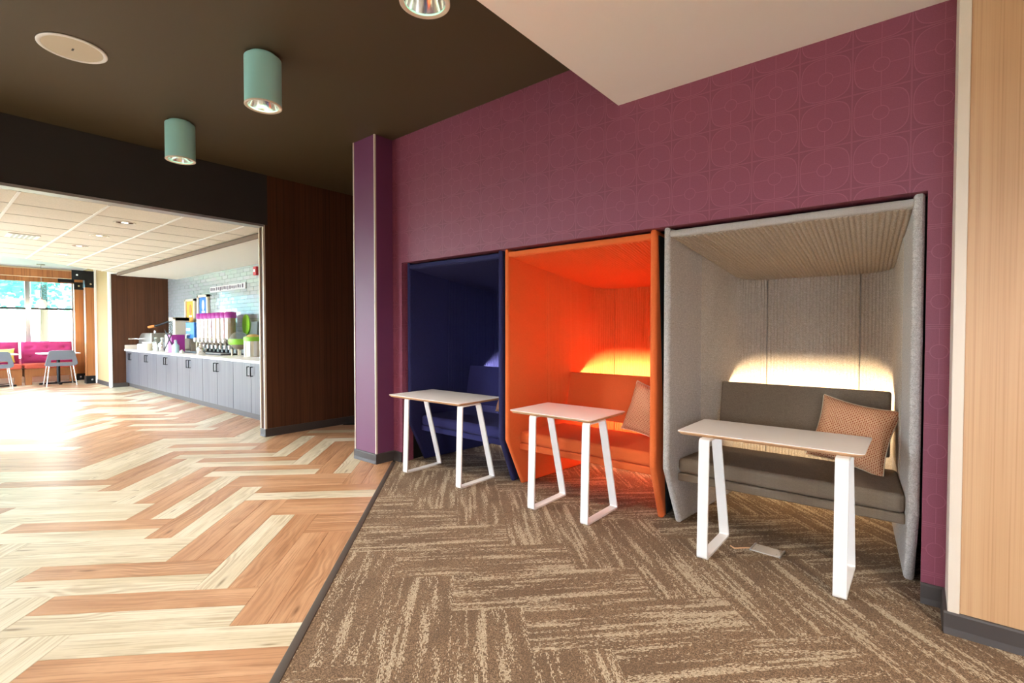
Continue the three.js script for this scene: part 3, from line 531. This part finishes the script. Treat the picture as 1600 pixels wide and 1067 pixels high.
{
  const t = thing('ceiling_speaker', 'round white ceiling speaker with a mesh grille', 'speaker', [-4.58, HC, 2.447]);
  mesh('ring', lathe([[0.165, 0.0], [0.19, -0.001], [0.19, -0.008], [0.178, -0.013], [0.165, -0.008]], 48), M.white, t);
  mesh('grille', lathe([[0, -0.009], [0.1, -0.0085], [0.166, -0.006]], 48), std({ color: S('#cfc1a8'), roughness: 0.8 }), t);
  mesh('badge', rbox(-0.018, 0.018, -0.011, -0.009, -0.006, 0.006, 0.001), M.base, t);
  const v = thing('air_diffuser', 'small white oblong diffuser in the tile ceiling', 'vent', [-9.6, YD, 2.2]); mesh('frame', rbox(-0.2, 0.2, -0.012, 0, -0.16, 0.16, 0.004), M.white, v); for (let k = -2; k <= 2; k++) mesh('slat', box(-0.17, 0.17, -0.016, -0.012, k * 0.05 - 0.012, k * 0.05 + 0.012), M.alu, v);
}

// ---------------------------------------------------------------- breakfast counter
const CF = -0.06, CT = 0.905;
{
  const centres = [-14.33, -13.05, -11.75, -10.44, -9.13, -7.82], order = ['farthest from the dark brown wall', 'second from the far end', 'third from the far end', 'under the cereal dispensers', 'under the glass jars', 'nearest the dark brown wall'];
  centres.forEach((c, k) => {
    const l = k ? (centres[k - 1] + c) / 2 : -14.745, r = k < 5 ? (c + centres[k + 1]) / 2 : -7.16, mid = k ? (l + r) / 2 : c;
    const t = thing('base_cabinet', 'grey wood cabinet of the breakfast counter, ' + order[k], 'cabinet', [0, 0, 0], 0, 'cabinets of the breakfast counter');
    mesh('body', boxUV(l + 0.001, r - 0.001, 0.1, 0.865, TW + 0.02, CF - 0.022), M.laminate, t); mesh('plinth', box(l, r, 0, 0.1, TW + 0.02, CF - 0.06), M.base, t);
    for (const [a, b, s] of [[l, mid, 1], [mid, r, -1]]) {
      const d = mesh('door', boxUV(a + 0.004, b - 0.004, 0.105, 0.86, CF - 0.021, CF), M.laminate, t), hx = s > 0 ? b - 0.06 : a + 0.06;
      mesh('handle', plainGeo([box(hx - 0.006, hx + 0.006, 0.66, 0.81, CF + 0.028, CF + 0.04), box(hx - 0.006, hx + 0.006, 0.66, 0.672, CF, CF + 0.03), box(hx - 0.006, hx + 0.006, 0.798, 0.81, CF, CF + 0.03)]), M.blackMetal, d);
    }
  });
  const t = thing('base_cabinet', 'grey wood end cabinet hidden behind the dark brown wall', 'cabinet', [0, 0, 0]); mesh('body', boxUV(-7.158, -6.56, 0.1, 0.865, TW + 0.02, CF), M.laminate, t); mesh('plinth', box(-7.158, -6.56, 0, 0.1, TW + 0.02, CF - 0.06), M.base, t);
  const c = thing('countertop', 'long white countertop of the breakfast counter', 'countertop'); mesh('slab', rbox(-14.745, -6.55, 0.866, CT, TW + 0.005, CF + 0.03, 0.004), M.white, c); mesh('end_splash', rbox(-14.745, -14.72, CT, CT + 0.1, TW + 0.005, CF + 0.02, 0.003), M.trim, c);
}
{ // appliances and jars on the counter
  const purple = std({ color: S('#a02a86'), roughness: 0.45 }), blue = std({ color: S('#2f77c4'), roughness: 0.5 }), green = std({ color: S('#86bd2c'), roughness: 0.5 }), beige = std({ color: S('#cdbfa4'), roughness: 0.6 }), brownM = std({ color: S('#8a6446'), roughness: 0.7 });
  const steel = M.brushed;
  { const t = thing('griddle', 'stainless steel pancake machine with side handle at the far end of the counter', 'appliance', [-14.05, CT, -0.5]);
    mesh('body', (() => { const s = new THREE.Shape(); s.moveTo(-0.5, 0); s.lineTo(0.46, 0); s.lineTo(0.46, 0.36); s.lineTo(-0.2, 0.36); s.quadraticCurveTo(-0.46, 0.34, -0.52, 0.12); s.closePath(); const g = new THREE.ExtrudeGeometry(s, { depth: 0.42, bevelEnabled: true, bevelSize: 0.015, bevelThickness: 0.015, bevelSegments: 2 }); g.translate(0, 0.015, -0.21); return g; })(), steel, t);
    mesh('handle', (() => { const g = tube([[-0.42, 0.24, 0.18], [-0.5, 0.25, 0.3], [-0.54, 0.25, 0.42]], 0.018); return g; })(), M.chrome, t);
    mesh('lever', tube([[-0.1, 0.37, 0], [-0.1, 0.44, 0]], 0.02), M.chrome, t);
    mesh('arm', tube([[0.1, 0.55, 0.05], [0.25, 0.6, -0.05], [0.5, 0.68, -0.2], [0.52, 0.3, -0.2]], 0.022), M.blackMetal, t);
    mesh('grip', tube([[-0.1, 0.53, 0.12], [0.1, 0.55, 0.05]], 0.032), std({ color: S('#c9742f'), roughness: 0.5 }), t); }
  { const t = thing('pastry_case', 'beige pastry case with glass front beside the pancake machine', 'case', [-12.86, CT, -0.62]);
    mesh('shell', plainGeo([rbox(0.06, 0.22, 0, 0.74, -0.14, 0.14, 0.01), rbox(-0.22, 0.22, 0.66, 0.74, -0.14, 0.14, 0.01), rbox(-0.22, 0.22, 0, 0.04, -0.14, 0.14, 0.01), box(-0.22, 0.06, 0.04, 0.66, -0.14, -0.12)]), beige, t);
    mesh('glass_front', box(-0.21, 0.06, 0.04, 0.66, 0.125, 0.13), M.clear, t); for (const y of [0.24, 0.45]) mesh('shelf', box(-0.21, 0.06, y, y + 0.015, -0.12, 0.12), M.blackMetal, t); }
  tag(mesh('napkin_box', rbox(-13.78, -13.42, CT, CT + 0.14, -0.2, -0.06, 0.01), M.white), 'white napkin box in front of the pancake machine', 'box');
  { const t = thing('bread_basket', 'shallow beige basket behind the napkin box', 'basket', [-13.24, CT, -0.155]); mesh('bowl', lathe([[0, 0], [0.07, 0], [0.12, 0.16], [0.11, 0.16], [0.065, 0.012], [0, 0.012]], 20), beige, t); mesh('liner', lathe([[0.112, 0.15], [0.13, 0.19], [0.125, 0.19], [0.106, 0.15]], 20), M.white, t); }
  const bottle = (x, z, h, r, mat, label, name = 'syrup_bottle') => { const t = thing(name, label, 'bottle', [x, CT, z]); mesh('body', lathe([[0, 0], [r, 0], [r, h * 0.55], [r * 0.4, h * 0.72], [r * 0.38, h * 0.9], [0, h * 0.9]], 18), mat, t); mesh('cap', cyl(r * 0.45, r * 0.35, h * 0.1, 0, h * 0.9, 0, 14), M.chrome, t); return t; };
  bottle(-12.95, -0.2, 0.3, 0.06, M.clear, 'clear glass bottle, leftmost of the row by the pastry case');
  bottle(-12.78, -0.16, 0.22, 0.055, M.white, 'short white bottle in front of the pastry case');
  bottle(-12.6, -0.22, 0.26, 0.06, M.clear, 'clear glass bottle below the pastry case shelves');
  bottle(-12.43, -0.18, 0.3, 0.07, M.chrome, 'steel flask beside the purple carton');
  { const t = thing('carton', 'white and purple carton tied with a black band', 'carton', [-12.06, CT, -0.3]); mesh('panel_white', rbox(-0.2, -0.02, 0, 0.36, -0.12, 0.12, 0.006), M.white, t); mesh('panel_purple', rbox(-0.02, 0.22, 0, 0.36, -0.12, 0.12, 0.006), purple, t); mesh('band', (() => { const g = box(-0.3, 0.3, -0.02, 0.02, 0.121, 0.127); g.rotateZ(0.62); g.translate(0, 0.2, 0); return g; })(), M.black, t); mesh('band', (() => { const g = box(-0.28, 0.28, -0.02, 0.02, 0.121, 0.127); g.rotateZ(-0.6); g.translate(0.05, 0.3, 0); return g; })(), M.black, t); }
  bottle(-11.66, -0.2, 0.26, 0.065, std({ color: S('#bfe0e6'), roughness: 0.3 }), 'pale blue pump bottle beside the purple carton', 'pump_bottle');
  { const t = thing('milk_dispenser', 'blue dispenser box on a pale stand left of the cereal tubes', 'dispenser', [-11.8, CT, -0.66]); mesh('box', rbox(-0.24, 0.24, 0.28, 0.62, -0.16, 0.16, 0.012), blue, t); for (const s of [-1, 1]) mesh('leg', box(s * 0.18 - 0.025, s * 0.18 + 0.025, 0.0, 0.28, -0.1, 0.1), beige, t); mesh('tap', tube([[0, 0.36, 0.16], [0, 0.36, 0.22], [0, 0.28, 0.23]], 0.016), M.white, t); mesh('label_plate', box(-0.2, 0.02, 0.44, 0.5, 0.16, 0.163), M.white, t); }
  for (let k = 0; k < 8; k++) {
    const x = -11.3 + k * 0.205, fillC = ['#c9966a', '#b87a58', '#c2a06a', '#a86e58', '#d2a878', '#b08a60', '#c48a78', '#a8804e'][k];
    const t = thing('cereal_dispenser', ['clear cereal tube with purple lid, leftmost of the row', 'clear cereal tube with purple lid, second of the row', 'clear cereal tube with purple lid, third of the row', 'clear cereal tube with purple lid, fourth of the row', 'clear cereal tube with purple lid, fifth of the row', 'clear cereal tube with purple lid, sixth of the row', 'clear cereal tube with purple lid, seventh of the row', 'clear cereal tube with purple lid, rightmost of the row'][k], 'dispenser', [x, CT, -0.56], 0, 'row of cereal dispensers');
    mesh('tube', cyl(0.092, 0.092, 0.5, 0, 0.28, 0, 20, true), M.clear, t); mesh('cereal', cyl(0.084, 0.084, 0.44, 0, 0.285, 0, 16), std({ color: S(fillC), roughness: 0.9 }), t);
    mesh('lid', lathe([[0, 0.79], [0.098, 0.79], [0.1, 0.68], [0.095, 0.68], [0.092, 0.78]], 20), purple, t); mesh('hopper', cyl(0.035, 0.092, 0.12, 0, 0.165, 0, 16), M.brushed, t);
    mesh('knob', (() => { const g = new THREE.CylinderGeometry(0.045, 0.045, 0.04, 16); g.rotateX(Math.PI / 2); g.translate(0, 0.26, 0.12); return g; })(), M.white, t); mesh('chute', cyl(0.03, 0.035, 0.07, 0, 0.095, 0.02, 12), M.chrome, t);
    mesh('stem', box(-0.015, 0.015, 0.024, 0.2, -0.12, -0.09), M.blackMetal, t);
  }
  { const t = thing('drip_tray', 'long black drip tray under the cereal tubes', 'tray', [-10.58, CT, -0.54]); mesh('base', rbox(-0.95, 0.95, 0, 0.022, -0.16, 0.24, 0.006), M.blackMetal, t); mesh('grid', box(-0.9, 0.9, 0.022, 0.026, 0.06, 0.22), M.brushed, t); }
  bottle(-10.15, -0.16, 0.24, 0.07, M.chrome, 'shiny chrome bottle in front of the cereal tubes', 'pump_bottle');
  bottle(-11.1, -0.14, 0.08, 0.04, M.white, 'tiny white pot in front of the drip tray', 'pot');
  { const t = thing('globe_jar', 'round glass jar with green band on wooden legs', 'jar', [-9.38, CT, -0.52]); mesh('bowl', (() => { const g = new THREE.SphereGeometry(0.17, 24, 16); g.translate(0, 0.26, 0); return g; })(), M.clear, t); mesh('filling', (() => { const g = new THREE.SphereGeometry(0.155, 20, 12, 0, 6.283, 1.75, 1.39); g.translate(0, 0.26, 0); return g; })(), brownM, t); mesh('green_band', lathe([[0.16, 0.2], [0.174, 0.22], [0.176, 0.27], [0.168, 0.3]], 24), green, t); for (let k = 0; k < 4; k++) { const a = k * Math.PI / 2 + 0.5; mesh('leg', cyl(0.014, 0.018, 0.12, 0.12 * Math.cos(a), 0, 0.12 * Math.sin(a), 10), beige, t); } }
  { const t = thing('canister', 'pale striped canister with green rim beside the dark brown wall', 'canister', [-8.82, CT, -0.52]); mesh('body', cyl(0.135, 0.14, 0.28, 0, 0, 0, 24), beige, t); for (let k = 0; k < 9; k++) { const a = k / 9 * 6.283; mesh('stripe', (() => { const g = box(-0.024, 0.024, 0.01, 0.27, -0.004, 0.004); g.translate(0, 0, 0.139); g.rotateY(a); return g; })(), M.white, t); } mesh('rim', cyl(0.15, 0.15, 0.07, 0, 0.27, 0, 24), green, t); mesh('heap', (() => { const g = new THREE.SphereGeometry(0.115, 16, 10, 0, 6.283, 0, 1.4); g.scale(1, 0.45, 1); g.translate(0, 0.335, 0); return g; })(), std({ color: S('#c8a560'), roughness: 0.9 }), t); }
  { const t = thing('oval_sign', 'green oval sign on a dark holder behind the canister', 'sign', [-9.82, CT, -0.78]); mesh('holder', rbox(-0.1, 0.42, 0, 0.62, -0.12, -0.05, 0.01), std({ color: S('#6e7670'), roughness: 0.35 }), t); mesh('oval', (() => { const g = new THREE.CylinderGeometry(0.16, 0.16, 0.02, 28); g.rotateX(Math.PI / 2); g.scale(1, 1.2, 1); g.translate(0.02, 0.56, -0.03); return g; })(), green, t); }
  const poster = (x, y, w, h, col, label, blot) => { const t = thing('framed_poster', label, 'poster', [x, y, TW + 0.01]); mesh('frame', plainGeo([box(-w / 2, w / 2, h / 2 - 0.05, h / 2, 0, 0.045), box(-w / 2, w / 2, -h / 2, -h / 2 + 0.05, 0, 0.045), box(-w / 2, -w / 2 + 0.09, -h / 2, h / 2, 0, 0.045), box(w / 2 - 0.09, w / 2, -h / 2, h / 2, 0, 0.045)]), beige, t); mesh('print', box(-w / 2 + 0.08, w / 2 - 0.08, -h / 2 + 0.04, h / 2 - 0.04, 0.005, 0.02), std({ color: S(col), roughness: 0.6 }), t); mesh('motif', (() => { const g = new THREE.CylinderGeometry(0.07, 0.07, 0.006, 20); g.rotateX(Math.PI / 2); g.scale(1, 1.7, 1); g.translate(0, h * 0.12, 0.023); return g; })(), std({ color: S(blot), roughness: 0.6 }), t); mesh('caption', box(-0.09, 0.09, -h * 0.12 - 0.02, -h * 0.12 + 0.02, 0.02, 0.024), M.white, t); return t; };
  poster(-13.08, 1.76, 0.66, 0.64, '#e8a02c', 'framed orange poster on the tiled wall', '#ef7a3a'); poster(-12.28, 1.84, 0.64, 0.6, '#2f6fc9', 'framed blue poster on the tiled wall', '#cfe0f4');
  // raised strip with illegible small marks
  { const t = thing('wall_sign', 'thin pale lettering strip high on the tiled wall', 'sign', [-11.0, 2.23, TW + 0.012]); mesh('rail', box(-0.9, 0.9, -0.06, 0.06, 0, 0.012), std({ color: S('#b9b3b4'), roughness: 0.5 }), t); for (let k = 0; k < 17; k++) mesh('mark', box(-0.85 + k * 0.1, -0.85 + k * 0.1 + rr(0.02, 0.05), -rr(0.02, 0.04), rr(0.02, 0.045), 0.012, 0.018), std({ color: S('#5d4a58'), roughness: 0.6 }), t); }
  { const t = thing('fire_alarm', 'small red fire alarm on the tiled wall by the dark brown wall', 'alarm', [-9.62, 2.47, TW + 0.008]); mesh('box', rbox(-0.06, 0.06, -0.08, 0.08, 0, 0.05, 0.008), std({ color: S('#b5202a'), roughness: 0.5 }), t); mesh('lens', box(-0.03, 0.03, -0.02, 0.03, 0.05, 0.056), M.white, t); }
}

// ---------------------------------------------------------------- timber frame, banquette, tables and chairs by the far window
{
  const bolt = (t, x, y, z) => mesh('bolt', (() => { const g = new THREE.CylinderGeometry(0.022, 0.022, 0.02, 12); g.rotateZ(Math.PI / 2); g.translate(x, y, z); return g; })(), M.chrome, t);
  const f1 = thing('timber_frame', 'nearer orange timber post and beam with large black brackets', 'timber frame', [-16.4, 0, 0.3]);
  mesh('post', boxUV(-0.1, 0.1, 0, 2.83, -0.1, 0.1), M.timber, f1); mesh('beam', boxUV(-0.08, 0.08, 2.64, 2.82, 0.1, 4.75), M.timber, f1);
  mesh('bracket', plainGeo([box(0.1, 0.115, 2.44, 2.86, -0.11, 0.11), box(0.1, 0.115, 2.62, 2.86, 0.1, 0.36), box(-0.11, 0.115, 2.44, 2.86, 0.1, 0.108)]), M.blackMetal, f1); mesh('shoe', box(-0.115, 0.115, 0, 0.2, -0.115, 0.115), M.blackMetal, f1);
  bolt(f1, 0.12, 2.74, 0.26); bolt(f1, 0.12, 2.53, 0); bolt(f1, 0.12, 0.1, 0);
  const f2 = thing('timber_frame', 'farther orange timber post and beam against the window', 'timber frame', [-17.78, 0, 0.3]);
  mesh('post', boxUV(-0.09, 0.09, 0, 2.74, -0.09, 0.09), M.timber, f2); mesh('beam', boxUV(-0.05, 0.07, 2.62, 2.76, 0.09, 4.45), M.timber, f2);
  mesh('bracket', plainGeo([box(0.09, 0.105, 2.46, 2.66, -0.1, 0.1), box(0.07, 0.09, 2.64, 2.74, 0.09, 0.42)]), M.blackMetal, f2); mesh('shoe', box(-0.1, 0.1, 0, 0.18, -0.1, 0.1), M.blackMetal, f2); bolt(f2, 0.11, 2.56, 0); bolt(f2, 0.11, 0.09, 0);
  struct('trim_10', box(-16.34, -16.26, 0, 2.96, 0.19, 0.23), M.whitePaint, 'white strip beside the timber post');
  const pinkF = fab([172, 52, 108], [150, 40, 92]), coralF = fab([206, 96, 74], [190, 82, 62]), wood = std({ map: M.oak.map, roughness: 0.5, color: S('#c9a078') });
  const sofa = (z0, z1, label) => {
    const t = thing('banquette_sofa', label, 'sofa', [-17.35, 0, (z0 + z1) / 2], 0, undefined), w = (z1 - z0) / 2 - 0.012;
    const n = 48, m = 20, g = new THREE.PlaneGeometry(2 * w, 0.56, n, m), p = g.attributes.position, cols = 3;
    for (let i = 0; i < p.count; i++) { const u = p.getX(i) / w, v = p.getY(i) / 0.28; let d = 0.05 * Math.pow(Math.max(0, 1 - v ** 6) * Math.max(0, 1 - u ** 10), 0.5); for (let c = 0; c < cols; c++) for (const r of [0.42, -0.35]) { const du = (u - (-0.67 + 0.67 * c)) * w, dv = (v - r) * 0.28; d -= 0.045 * Math.exp(-(du * du / 0.006 + dv * dv / 0.0012)); } d -= 0.02 * Math.exp(-((v - 0.04) ** 2) / 0.004); p.setZ(i, d); }
    g.computeVertexNormals(); g.rotateY(Math.PI / 2); g.rotateZ(0.12); g.translate(-0.2, 0.79, 0);
    const bk = mesh('backrest', plainGeo([g, (() => { const q = rbox(-0.08, 0, -0.28, 0.28, -w, w, 0.02); q.rotateZ(0.12); q.translate(-0.2, 0.79, 0); return q; })()]), pinkF, t);
    for (let c = 0; c < cols; c++) for (const r of [0.42, -0.35]) { const q = new THREE.SphereGeometry(0.014, 10, 8); q.translate(-0.18 - 0.12 * r * 0.28 + 0.002, 0.79 + r * 0.28, -(-0.67 + 0.67 * c) * w); mesh('button', q, pinkF, bk); }
    mesh('seat', rbox(-0.3, 0.36, 0.4, 0.52, -w, w, 0.04, 4), coralF, t);
    mesh('base', boxUV(-0.3, 0.34, 0.2, 0.4, -w, w), wood, t); for (const s of [-1, 1]) mesh('leg', box(0.2, 0.34, 0, 0.2, s * (w - 0.07) - 0.06, s * (w - 0.07) + 0.06), wood, t); return t;
  };
  sofa(0.47, 1.47, 'pink tufted banquette with coral seat beside the timber posts'); sofa(1.49, 2.6, 'pink tufted banquette with coral seat at the left edge of the picture');
  { const t = thing('cushion', 'small yellow cushion on the banquette at the left edge', 'cushion', [-17.36, 0.73, 1.78]); const [g] = pillowGeo(0.38, 0.36, 0.14); g.rotateY(Math.PI / 2); g.rotateZ(0.2); mesh('cover', g, std({ color: S('#d9cf6a'), roughness: 0.9 }), t); }
  const cafe = (z, label) => { const t = thing('cafe_table', label, 'table', [-16.85, 0, z], 0, undefined); mesh('top', rbox(-0.36, 0.36, 0.765, 0.79, -0.38, 0.38, 0.008), M.white, t); mesh('column', cyl(0.035, 0.035, 0.72, 0, 0.045, 0, 16), M.blackMetal, t); mesh('foot', plainGeo([rbox(-0.3, 0.3, 0.01, 0.045, -0.03, 0.03, 0.008), rbox(-0.03, 0.03, 0.01, 0.045, -0.36, 0.36, 0.008), cyl(0.03, 0.03, 0.012, -0.27, 0, 0, 10), cyl(0.03, 0.03, 0.012, 0.27, 0, 0, 10), cyl(0.03, 0.03, 0.012, 0, 0, 0.33, 10), cyl(0.03, 0.03, 0.012, 0, 0, -0.33, 10)]), M.blackMetal, t); return t; };
  cafe(0.86, 'white cafe table on a black cross foot beside the timber posts'); cafe(1.98, 'white cafe table on a black cross foot at the left edge');
  const shell = std({ color: S('#666a72'), roughness: 0.5 });
  const chair = (z, label) => {
    const t = thing('dining_chair', label, 'chair', [-16.32, 0, z], 0, undefined);
    // backrest seen from behind, with a wide slot
    const s = new THREE.Shape(); s.moveTo(-0.27, 0); s.quadraticCurveTo(-0.3, 0.02, -0.285, 0.08); s.lineTo(-0.235, 0.3); s.quadraticCurveTo(-0.225, 0.345, -0.18, 0.35); s.lineTo(0.18, 0.35); s.quadraticCurveTo(0.225, 0.345, 0.235, 0.3); s.lineTo(0.285, 0.08); s.quadraticCurveTo(0.3, 0.02, 0.27, 0); s.closePath();
    const h = new THREE.Path(); h.moveTo(-0.2, 0.06); h.lineTo(-0.195, 0.13); h.lineTo(0.195, 0.13); h.lineTo(0.2, 0.06); h.closePath(); s.holes.push(h);
    const g = new THREE.ExtrudeGeometry(s, { depth: 0.016, bevelEnabled: true, bevelSize: 0.006, bevelThickness: 0.006, bevelSegments: 2 }); g.rotateY(Math.PI / 2); g.rotateZ(-0.1); g.translate(0.2, 0.515, 0); mesh('backrest', g, shell, t);
    mesh('seat', rbox(-0.25, 0.22, 0.485, 0.52, -0.26, 0.26, 0.016, 3), shell, t);
    for (const [x, zz] of [[0.16, 0.22], [0.16, -0.22], [-0.2, 0.22], [-0.2, -0.22]]) { const l = mesh('leg', tube([[x, 0.49, zz], [x * 1.35, 0.005, zz * 1.25]], 0.012, 6, 10), M.chrome, t); }
    return t;
  };
  chair(0.9, 'grey shell chair with chrome legs beside the timber posts'); chair(2.02, 'grey shell chair with chrome legs cut off at the left edge');
  const t = thing('pendant_lamp', 'small frosted pendant lamp hanging before the window', 'lamp', [-16.9, 0, 1.14]);
  mesh('cord', cyl(0.006, 0.006, 0.84, 0, 2.15, 0, 8), M.alu, t); mesh('canopy', cyl(0.08, 0.08, 0.02, 0, 2.98, 0, 20), M.brushed, t); mesh('socket', cyl(0.03, 0.02, 0.06, 0, 2.12, 0, 14), M.brushed, t);
  mesh('shade', lathe([[0.02, 0.13], [0.07, 0.11], [0.105, 0.04], [0.1, -0.03], [0.07, -0.08]].map(([a, b]) => [a, b + 2.0]), 24), std({ color: S('#f0e0da'), roughness: 0.4, emissive: L(1, 0.8, 0.7), emissiveIntensity: 0.5 }), t);
  const pl = new THREE.PointLight(L(1, 0.8, 0.6), 2); pl.position.set(0, 1.9, 0); pl.castShadow = true; t.add(pl);
}
renderer.render(scene, camera);
